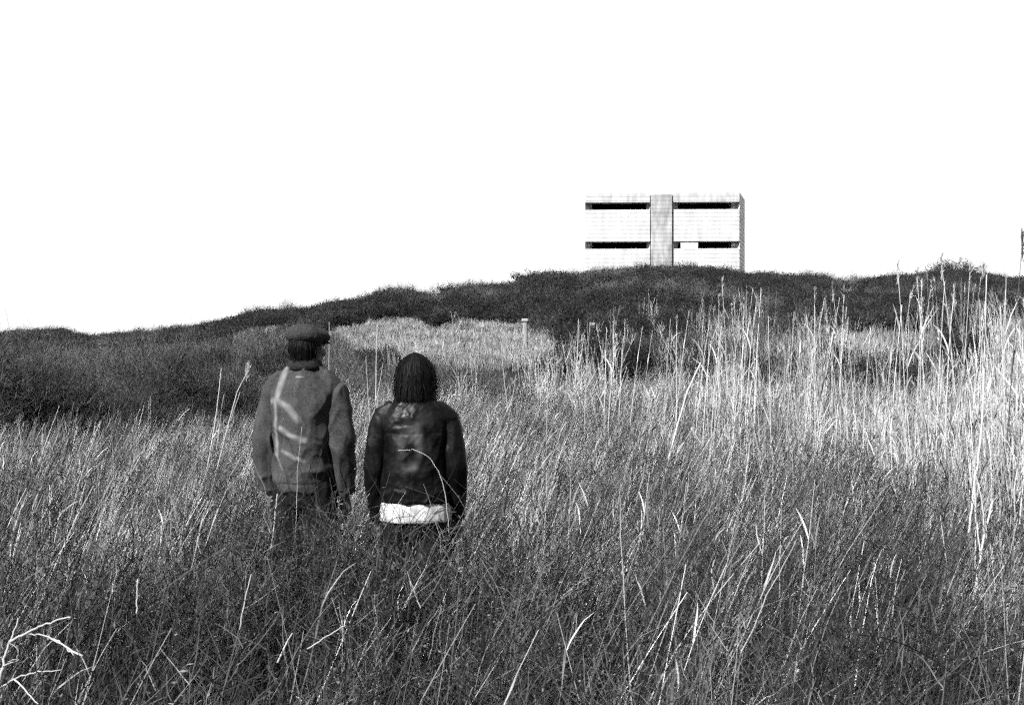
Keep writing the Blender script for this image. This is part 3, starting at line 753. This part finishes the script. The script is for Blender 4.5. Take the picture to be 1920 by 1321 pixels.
for (px, ty, Y) in ((1095, 600, 20), (1131, 598, 20), (1140, 640, 19), (1158, 640, 20), (1176, 605, 20), (1196, 612, 20), (1245, 595, 19), (1258, 572, 19), (1270, 600, 18), (1300, 600, 18), (1318, 640, 17), (1332, 610, 17.5), (1350, 560, 18),
                    (1365, 545, 18), (1380, 530, 17.5), (1395, 575, 17), (1412, 522, 17.5), (1428, 600, 16.5), (1448, 570, 16.5), (1470, 605, 16), (1500, 565, 16.5), (1518, 545, 16), (1530, 548, 16), (1546, 600, 15.5), (1562, 560, 15.5), (1596, 555, 15.5),
                    (1618, 610, 15), (1645, 575, 14.5), (1665, 555, 14.5), (1690, 600, 14), (1702, 520, 14), (1708, 530, 13.8), (1722, 570, 13.5), (1740, 535, 13.5), (1752, 520, 13.2), (1775, 560, 13), (1790, 505, 12.8), (1812, 510, 12.4), (1826, 560, 12.2),
                    (1862, 550, 11.8), (1884, 590, 11.6), (1898, 545, 11.2), (1872, 505, 11.8), (1908, 600, 11)):
    put_reed(px, ty, Y, LB3, G3)
o = tall_reed(2.0, True); tv = max((v.co for ch in o.children if ch.name.startswith('stem') for v in ch.data.vertices), key=lambda c: c.z)
for ch in o.children: ch.data.materials[0] = MAT['dark_reed']
o.location = ((1917 - 960) / F * 9.5 - tv.x, 9.5, float(height(3.4, 9.5)) - .02); o.scale = (1, 1, (at(1917, 452, 9.5)[2] - o.location.z) / tv.z)
tag(o, 'tallest reed, dark against the sky at the right edge', 'reed')

# ------------------------------------------------------------------ the two people
def solid(mb, voxel, it=6, fac=.5):
    """fuse overlapping closed lofts into one continuous skin"""
    me = mb.mesh('tmp', MAT['skin']); o = link('tmp', me)
    md = o.modifiers.new('r', 'REMESH'); md.mode = 'VOXEL'; md.voxel_size = voxel
    ms = o.modifiers.new('s', 'SMOOTH'); ms.factor = fac; ms.iterations = it
    dg = bpy.context.evaluated_depsgraph_get(); ev = o.evaluated_get(dg)
    out = bpy.data.meshes.new_from_object(ev, depsgraph=dg)
    bpy.data.objects.remove(o); bpy.data.meshes.remove(me)
    return out
def finish(name, me, mat, parent=None, disp=None, tone=None):
    n = len(me.vertices); co = np.empty(n * 3, np.float32); me.vertices.foreach_get('co', co); co = co.reshape(-1, 3).astype(float)
    if disp is not None:
        no = np.empty(n * 3, np.float32); me.vertex_normals.foreach_get('vector', no); no = no.reshape(-1, 3)
        co = co + no * disp(co, no)[:, None]; me.vertices.foreach_set('co', co.astype(np.float32).ravel())
    a = me.attributes.get('tone') or me.attributes.new('tone', 'FLOAT', 'POINT')
    a.data.foreach_set('value', (tone(co) if tone is not None else np.zeros(n)).astype(np.float32))
    me.materials.clear(); me.materials.append(mat); me.polygons.foreach_set('use_smooth', [True] * len(me.polygons)); me.update(); me.name = name
    return link(name, me, parent)
def folds(amp, freq, seed, stretch=(1, 1, 1)):
    def f(co, no):
        out = np.empty(len(co)); s = Vector((seed, seed * 1.7, -seed))
        for i, c in enumerate(co):
            p = Vector((c[0] * freq * stretch[0], c[1] * freq * stretch[1], c[2] * freq * stretch[2])) + s
            w = mnoise.noise_vector(p * .5) * .8
            out[i] = (1 - 2 * abs(mnoise.noise(p + w))) ** 2 - .5 + .5 * mnoise.noise(p * 2.3)
        return out * amp
    return f
ZR = np.array([0, 0, 1.0])
def ring(x, y, z, rx, ry): return ((x, y, z), (rx, 0, 0), (0, ry, 0))
def limb(m, pts, rads, n=18, sub=5, flat=1.0):
    """tapering limb through joints, smooth bends"""
    pts = np.asarray(pts, float); t = np.arange(len(pts)); tt = np.linspace(0, len(pts) - 1, (len(pts) - 1) * sub + 1)
    P = np.stack([np.interp(tt, t, pts[:, i]) for i in range(3)], 1); Rr = np.interp(tt, t, rads)
    for _ in range(3): P[1:-1] = (P[:-2] + 2 * P[1:-1] + P[2:]) / 4
    tg = np.gradient(P, axis=0); tg /= np.linalg.norm(tg, axis=1)[:, None]
    rings = []
    for p, d, r in zip(P, tg, Rr):
        u = np.cross([0, 1, 0.05], d); u /= np.linalg.norm(u); w = np.cross(d, u)
        rings.append((p, u * r, w * r * flat))
    m.loft(rings, n)
def hand(m, wrist, sg):
    """relaxed hand hanging from the wrist; sg = +1 for the right side"""
    w = np.asarray(wrist, float)
    limb(m, [w + (0, 0, .03), w, w + (0, .005, -.05), w + (0, .012, -.095)], [.024, .024, .036, .036], 12, 4, .5)
    for k, (dy, L) in enumerate(((-.032, .062), (-.011, .078), (.011, .084), (.033, .074))):
        b = w + np.array([0, dy + .012, -.085]); cu = -sg * .012
        m.loft([ring(*(b + (cu * t * t * 1.6, .008 * t, -L * t)), .0085 * (1 - .2 * t), .0085 * (1 - .2 * t)) for t in np.linspace(0, 1, 5)], 10)
    b = w + np.array([-sg * .006, .03, -.03])
    limb(m, [b, b + (-sg * .018, .026, -.03), b + (-sg * .02, .036, -.066)], [.012, .0105, .008], 10, 4)
def rotz(a): return np.array([[math.cos(a), -math.sin(a), 0], [math.sin(a), math.cos(a), 0], [0, 0, 1]])
def head(m, c, turn, s=1.0):
    Rm = rotz(turn); c = np.asarray(c, float)
    def e(off, r): m.ell(c + Rm @ (np.array(off) * s), np.array(r) * s, Rm, 18, 10)
    e((0, -.008, .022), (.074, .093, .092)); e((0, .03, -.045), (.055, .062, .068)); e((0, .055, -.085), (.03, .03, .025))
    e((0, .083, .026), (.05, .016, .014)); e((0, .098, -.012), (.012, .02, .03)); e((0, .106, -.03), (.017, .014, .011))
    e((0, .087, -.06), (.024, .012, .006)); e((0, .085, -.071), (.021, .012, .007))
    for sx in (-1, 1):
        e((sx * .076, -.004, -.008), (.009, .02, .033)); e((sx * .042, .07, -.02), (.02, .018, .018))
def body(m, sc, shoulder_w, sh_z, hip_z, arms, neck_z, wid):
    m.loft([ring(0, 0, hip_z - .09, wid * .86, .09), ring(0, -.005, hip_z, wid, .105), ring(0, 0, hip_z + .16, wid * .84, .085), ring(0, -.008, hip_z + .34, wid * .98, .1),
            ring(0, -.01, sh_z - .03, wid * 1.05, .09), ring(0, -.008, sh_z + .045, wid * .55, .06), ring(0, 0, neck_z, .05, .05)], 24)
    m.loft([ring(0, -.005, sh_z, .056, .056), ring(0, .004, neck_z, .052, .054), ring(0, .012, neck_z + .09, .052, .056)], 18)
    for sg, A in arms:
        limb(m, A, [.05, .042, .036, .026, .024], 14, 4); hand(m, A[-1], sg)
        limb(m, [(sg * wid * .52, 0, hip_z - .02), (sg * wid * .56, .012, hip_z * .54), (sg * wid * .55, -.012, hip_z * .3), (sg * wid * .55, -.01, .08)], [.082, .055, .052, .036], 16, 5)
        limb(m, [(sg * wid * .55, -.035, .045), (sg * wid * .57, .06, .04), (sg * wid * .6, .17, .025)], [.036, .036, .024], 12, 4, .7)
def trousers(parent, wid, hip_z, ry=.115):
    m = MB(); m.loft([ring(0, 0, hip_z - .13, wid * .95, ry * .95), ring(0, -.008, hip_z - .03, wid * 1.06, ry * 1.08), ring(0, 0, hip_z + .1, wid * .96, ry * .95)], 28)
    for sg in (-1, 1):
        limb(m, [(sg * wid * .53, 0, hip_z - .02), (sg * wid * .58, .012, hip_z * .54), (sg * wid * .56, -.012, hip_z * .3), (sg * wid * .56, -.008, .07)], [.098, .08, .076, .074], 18, 5)
    return finish('trousers', solid(m, .011, 5), MAT['denim'], parent, folds(.008, 7, 3.1, (1, 1, .6)))
def shoes(parent, wid):
    for sg in (-1, 1):
        m = MB(); limb(m, [(sg * wid * .55, -.06, .05), (sg * wid * .56, 0, .052), (sg * wid * .58, .09, .045), (sg * wid * .61, .2, .03)], [.042, .046, .046, .03], 14, 4, .8)
        m.box(sg * wid * .58 - .045, sg * wid * .58 + .045, -.09, .2, .0, .022)
        finish('shoe', solid(m, .008, 3), MAT['shoe'], parent)
def strands(name, parent, c, rx, ry, rz, turn, z_end, n, length_fn, mat, messy=1.0, flare=1.0):
    """hair locks that start at the crown and follow the skull down"""
    m = MB(); Rm = rotz(turn); c = np.asarray(c, float)
    for _ in range(n):
        az = R(0, 2 * math.pi); fw = math.sin(az)                       # +y = face side
        zend = length_fn(fw)
        if zend is None: continue
        pts = []; k = 11; top = R(.0, .35); off = R(.90, 1.08) if R(0, 1) < .88 else R(1.07, 1.07 + .12 * (messy - 1) + .03)
        zz = c[2] + rz * math.cos(top * 1.2); ze = zend + R(-.03, .075) * messy
        wob = R(-.2, .2) * messy
        for t in np.linspace(0, 1, k):
            z = zz + (ze - zz) * t; q = (z - c[2]) / rz
            rr = max(.02, 1 - q * q) ** (.5 + .17 * (messy - 1)) if q > 0 else 1.0 * (1 + (flare - 1) * min(1, -q)) * (1 - .05 * max(0, -q - .6))
            a2 = az + wob * t
            pts.append(c + Rm @ np.array([math.cos(a2) * rx * rr * off, math.sin(a2) * ry * rr * off, 0]) + np.array([0, 0, z - c[2]]))
        pts = np.array(pts); pts[1:] += np.cumsum(rng.normal(0, .0011, (k - 1, 3)), axis=0)
        m.ribbon(pts, np.concatenate([np.full(k - 2, R(.0016, .0034)), [.0016, .0006]]), az + math.pi / 2 + turn + R(-.4, .4), R(0, 1))
    return m.build(name, mat, parent)

def seg_dist(p, a, b):
    a, b = np.array(a), np.array(b); d = b - a; t = np.clip(((p - a) @ d) / (d @ d), 0, 1); return np.linalg.norm(p - (a + t[:, None] * d), axis=1)

def build_man():
    m = MB(); wid = .16
    armR = [(.16, 0, 1.445), (.193, -.01, 1.28), (.218, -.02, 1.13), (.218, .02, .97), (.212, .045, .86)]
    armL = [(-.16, 0, 1.445), (-.195, 0, 1.28), (-.222, 0, 1.13), (-.222, .03, .98), (-.21, .06, .87)]
    body(m, 1, .4, 1.43, .93, ((1, armR), (-1, armL)), 1.50, wid)
    HC = (.012, .01, 1.628); TURN = math.radians(-28)
    head(m, HC, TURN)
    P = finish('person', solid(m, .0055, 4), MAT['skin'])
    tag(P, 'man seen from behind in flat cap and grey jacket, head turned right', 'person')
    tr = trousers(P, wid, .93)
    shoes(P, wid)
    # jacket body
    m = MB()
    m.loft([ring(.0, .0, .862, .150, .125), ring(0, 0, .875, .162, .138), ring(0, 0, .93, .168, .146), ring(-.0, -.004, 1.05, .166, .15), ring(0, -.01, 1.2, .168, .152),
            ring(0, -.018, 1.32, .178, .145), ring(0, -.018, 1.40, .186, .132), ring(0, -.014, 1.45, .176, .114), ring(0, -.008, 1.485, .145, .1), ring(0, -.002, 1.515, .115, .092), ring(0, .002, 1.54, .09, .082), ring(0, .006, 1.552, .078, .075)], 40)
    for sg in (-1, 1): limb(m, [(sg * .10, -.008, 1.458), (sg * .155, -.01, 1.425), (sg * .175, -.01, 1.36)], [.07, .068, .055], 18, 5)
    K = 1 / 351.0
    marks = [((533, 688), (522, 742), 5), ((522, 742), (508, 748), 4), ((522, 744), (548, 758), 4), ((548, 758), (568, 780), 5), ((519, 748), (521, 850), 3.2), ((532, 796), (556, 812), 3.5), ((556, 812), (580, 818), 4.2),
             ((534, 838), (560, 850), 3), ((556, 848), (576, 856), 2.6), ((522, 850), (534, 872), 2.4), ((558, 702), (570, 702), 1.2)]
    def tone(co):
        px = np.stack([562 + co[:, 0] / K, 660.5 + (CAMZ - co[:, 2]) / K], 1); out = np.zeros(len(co))
        for a, b, w in marks:
            out = np.maximum(out, np.clip(1.4 - seg_dist(px, a, b) / (w * 1.25), 0, 1))
        fade = np.array([.62 + .38 * mnoise.noise(Vector(c) * 26) for c in co])
        return out * (co[:, 1] < -.02) * np.clip(fade, .15, 1)
    f1, f2 = folds(.014, 6.5, 1.3, (1, 1, .8)), folds(.0045, 17, 5.3, (1, 1, .8))
    hem = lambda co: np.exp(-((co[:, 2] - .915) / .006) ** 2) * -.005
    jk = finish('jacket', solid(m, .007, 5), MAT['canvas'], P, lambda co, no: f1(co, no) + f2(co, no) + hem(co), tone)
    for sg, A in ((1, armR), (-1, armL)):
        m = MB(); A = np.array(A)
        top = np.array([sg * .13, -.008, 1.45])
        limb(m, [top, A[0] + (sg * .01, -.008, -.045), A[1], A[2] + (0, -.012, 0), A[3], A[4] + (0, 0, -.005)], [.05, .068, .072, .07, .063, .052], 26, 7)
        f3 = folds(.012, 11, 7.7 + sg, (1, 1, .42))
        sl = finish('sleeve', solid(m, .007, 4), MAT['canvas'], jk, f3)
        m = MB(); limb(m, [A[4] + (0, -.004, .045), A[4] + (0, 0, -.004)], [.057, .054], 22, 3); finish('cuff', solid(m, .007, 2), MAT['canvas'], jk, folds(.003, 20, 2.0))
    # turned-up collar, a band round the neck
    m = MB(); n = 40
    a = np.arange(n) * 2 * math.pi / n
    prof = [(.104, 1.518), (.094, 1.544), (.085, 1.568), (.079, 1.568), (.080, 1.54), (.085, 1.518)]
    v = np.concatenate([np.stack([np.cos(a) * r, np.sin(a) * r * .98 + .002, np.full(n, z) - .012 * (np.sin(a) > .3)], 1) for r, z in prof])
    m.add(v, [(i * n + j, i * n + (j + 1) % n, ((i + 1) % 6) * n + (j + 1) % n, ((i + 1) % 6) * n + j) for i in range(6) for j in range(n)])
    m.t = [np.zeros(len(v))]; m.build('collar', MAT['cord'], jk, True)
    # hair under the cap
    m = MB(); Rm = rotz(TURN); m.ell(np.array(HC) + Rm @ np.array((0, -.016, .014)), (.08, .09, .078), Rm); m.ell(np.array(HC) + Rm @ np.array((0, -.03, -.03)), (.058, .052, .045), Rm)
    me = solid(m, .006, 2)
    hr = finish('hair', me, MAT['hair'], P)
    strands('hair_lock', hr, np.array(HC) + Rm @ np.array((0, -.016, .0)), .081, .091, .10, TURN, 0, 1600, lambda fw: None if fw > .3 else 1.572 + .035 * max(0, fw + .75), MAT['hair'], 1.0, .80)
    # flat cap
    m = MB(); c = np.array(HC)
    tilt = np.array(Matrix.Rotation(math.radians(-9), 3, 'X'))
    Rc = Rm @ tilt
    for (off, r) in (((0, -.014, .072), (.098, .112, .060)), ((0, .03, .074), (.094, .104, .044)), ((0, -.035, .068), (.1, .09, .052))):
        m.ell(c + Rm @ np.array(off), r, Rc, 26, 14)
    m.loft([(c + Rm @ np.array((0, -.006, .036)), Rm @ np.array((.088, 0, 0)), Rm @ np.array((0, .104, -.012))), (c + Rm @ np.array((0, -.006, .07)), Rm @ np.array((.092, 0, 0)), Rm @ np.array((0, .108, -.012)))], 30)
    cap = finish('cap', solid(m, .006, 4), MAT['tweed'], P, folds(.004, 16, 4.0))
    m = MB(); n = 18; aa = np.linspace(.16 * math.pi, .84 * math.pi, n); V = []
    for z in (.0, -.006):
        for r, dz in ((.86, .004), (1.10, -.004), (1.24, -.014)):
            V += [c + Rm @ np.array((math.cos(q) * .085 * r, math.sin(q) * .105 * r, .05 + z + dz - .004 * math.cos(q) ** 2)) for q in aa]
    f = []
    for s0, flip in ((0, False), (3 * n, True)):
        for i in range(2):
            for j in range(n - 1):
                q = (s0 + i * n + j, s0 + i * n + j + 1, s0 + (i + 1) * n + j + 1, s0 + (i + 1) * n + j); f.append(q[::-1] if not flip else q)
    for j in range(n - 1): f.append((2 * n + j, 2 * n + j + 1, 5 * n + j + 1, 5 * n + j))
    m.add(V, f); m.build('brim', MAT['tweed'], cap, True)
    for sx in (-1, 1):
        m = MB(); m.ell(c + Rm @ np.array((sx * .031, .083, .004)), (.012, .011, .011), None, 12, 8); m.build('eye', MAT['eye'], P, True)
    x, y = MAN; P.location = (x, y, float(height(x, y))); P.rotation_euler = (0, math.radians(.2), math.radians(-10))
    return P

def build_woman():
    m = MB(); wid = .165
    armR = [(.165, 0, 1.312), (.19, -.01, 1.18), (.205, -.02, 1.04), (.204, .02, .90), (.2, .05, .775)]
    armL = [(-.165, 0, 1.312), (-.19, -.01, 1.18), (-.206, -.02, 1.04), (-.202, .02, .90), (-.196, .05, .775)]
    body(m, 1, .36, 1.29, .86, ((1, armR), (-1, armL)), 1.36, wid * .95)
    HC = (0, .012, 1.505); head(m, HC, math.radians(6), .97)
    P = finish('person', solid(m, .0055, 4), MAT['skin'])
    tag(P, 'woman seen from behind with dark shoulder-length hair and black leather jacket', 'person')
    trousers(P, wid, .84, .11); shoes(P, wid)
    # shirt tail below the jacket
    m = MB(); m.loft([ring(0, -.002, .770, .181, .136), ring(0, -.002, .780, .185, .139), ring(0, -.002, .83, .184, .138), ring(0, 0, .9, .165, .125)], 40)
    finish('shirt', solid(m, .007, 3), MAT['white_cloth'], P, folds(.005, 7, 8.8, (1, 1, .4)))
    m = MB()
    m.loft([ring(0, 0, .862, .176, .136), ring(0, 0, .874, .187, .145), ring(0, 0, .95, .182, .142), ring(0, 0, 1.05, .176, .138), ring(0, -.006, 1.16, .172, .138), ring(0, -.014, 1.24, .174, .13),
            ring(0, -.014, 1.30, .176, .12), ring(0, -.01, 1.345, .15, .102), ring(0, -.004, 1.38, .112, .086), ring(0, .002, 1.408, .082, .075), ring(0, .004, 1.42, .074, .07)], 40)
    for sg in (-1, 1): limb(m, [(sg * .10, -.006, 1.333), (sg * .16, -.008, 1.298), (sg * .18, -.008, 1.23)], [.062, .06, .05], 18, 5)
    f1, f2 = folds(.007, 8.0, 11.3, (1, 1, .75)), folds(.003, 22, 15.3)
    yoke = lambda co: -.004 * np.exp(-((co[:, 2] - 1.215 - .04 * np.abs(co[:, 0])) / .004) ** 2) - .004 * np.exp(-((np.abs(co[:, 0]) - .095 - .02 * np.sin(co[:, 2] * 9)) / .004) ** 2) * (co[:, 2] < 1.215)
    def painted_sheen(co):  # sheen on the worn back panel, painted as lighter patches
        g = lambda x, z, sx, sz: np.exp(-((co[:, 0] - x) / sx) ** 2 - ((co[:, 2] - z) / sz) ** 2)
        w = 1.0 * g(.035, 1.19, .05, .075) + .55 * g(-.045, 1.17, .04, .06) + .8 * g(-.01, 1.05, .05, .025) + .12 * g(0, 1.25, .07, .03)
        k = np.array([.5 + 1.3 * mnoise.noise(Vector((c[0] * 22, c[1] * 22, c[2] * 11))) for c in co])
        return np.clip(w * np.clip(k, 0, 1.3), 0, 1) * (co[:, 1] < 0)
    jk = finish('jacket', solid(m, .007, 4), MAT['leather'], P, lambda co, no: f1(co, no) + f2(co, no) + yoke(co), painted_sheen)
    for sg, A in ((1, armR), (-1, armL)):
        m = MB(); A = np.array(A)
        limb(m, [(sg * .128, -.008, 1.322), A[0] + (sg * .006, -.006, -.035), A[1], A[2], A[3], A[4]], [.04, .06, .062, .06, .053, .046], 26, 7)
        finish('sleeve', solid(m, .007, 4), MAT['leather'], jk, folds(.008, 12, 17.7 + sg, (1, 1, .5)))
    m = MB(); n = 40; a = np.arange(n) * 2 * math.pi / n
    prof = [(.108, 1.375), (.106, 1.40), (.092, 1.432), (.086, 1.432), (.084, 1.40), (.086, 1.375)]
    v = np.concatenate([np.stack([np.cos(a) * r, np.sin(a) * r * .95 + .002, np.full(n, z) - .02 * (np.sin(a) > .3)], 1) for r, z in prof])
    m.add(v, [(i * n + j, i * n + (j + 1) % n, ((i + 1) % 6) * n + (j + 1) % n, ((i + 1) % 6) * n + j) for i in range(6) for j in range(n)])
    m.t = [np.zeros(len(v))]; m.build('collar', MAT['leather'], jk, True)
    # hair: inner mass plus locks
    m = MB()
    m.loft([ring(0, -.01, 1.405, .08, .07), ring(0, -.014, 1.44, .092, .084), ring(0, -.012, 1.48, .088, .09), ring(0, -.008, 1.54, .072, .086), ring(0, -.004, 1.585, .046, .06), ring(0, 0, 1.608, .024, .028)], 30)
    me = solid(m, .007, 4)
    n_ = len(me.vertices); co = np.empty(n_ * 3, np.float32); me.vertices.foreach_get('co', co); co = co.reshape(-1, 3)
    fr = (co[:, 1] > .05) & (co[:, 2] < 1.54); co[fr, 1] = .05 ; me.vertices.foreach_set('co', co.ravel())     # the face stays free
    hr = finish('hair', me, MAT['hair'], P, folds(.004, 9, 21.0, (1, 1, .5)))
    strands('hair_lock', hr, (0, -.008, 1.480), .094, .094, .142, math.radians(6), 0, 4200, lambda fw: None if fw > .72 else (1.408 if fw < .3 else 1.42), MAT['hair'], 1.6, 1.14)
    for sx in (-1, 1):
        m = MB(); m.ell(np.array(HC) + (sx * .03, .08, .004), (.012, .011, .011), None, 12, 8); m.build('eye', MAT['eye'], P, True)
    x, y = WOM; P.location = (x, y, float(height(x, y))); P.rotation_euler = (0, math.radians(-.1), math.radians(-3))
    return P

build_man(); build_woman()
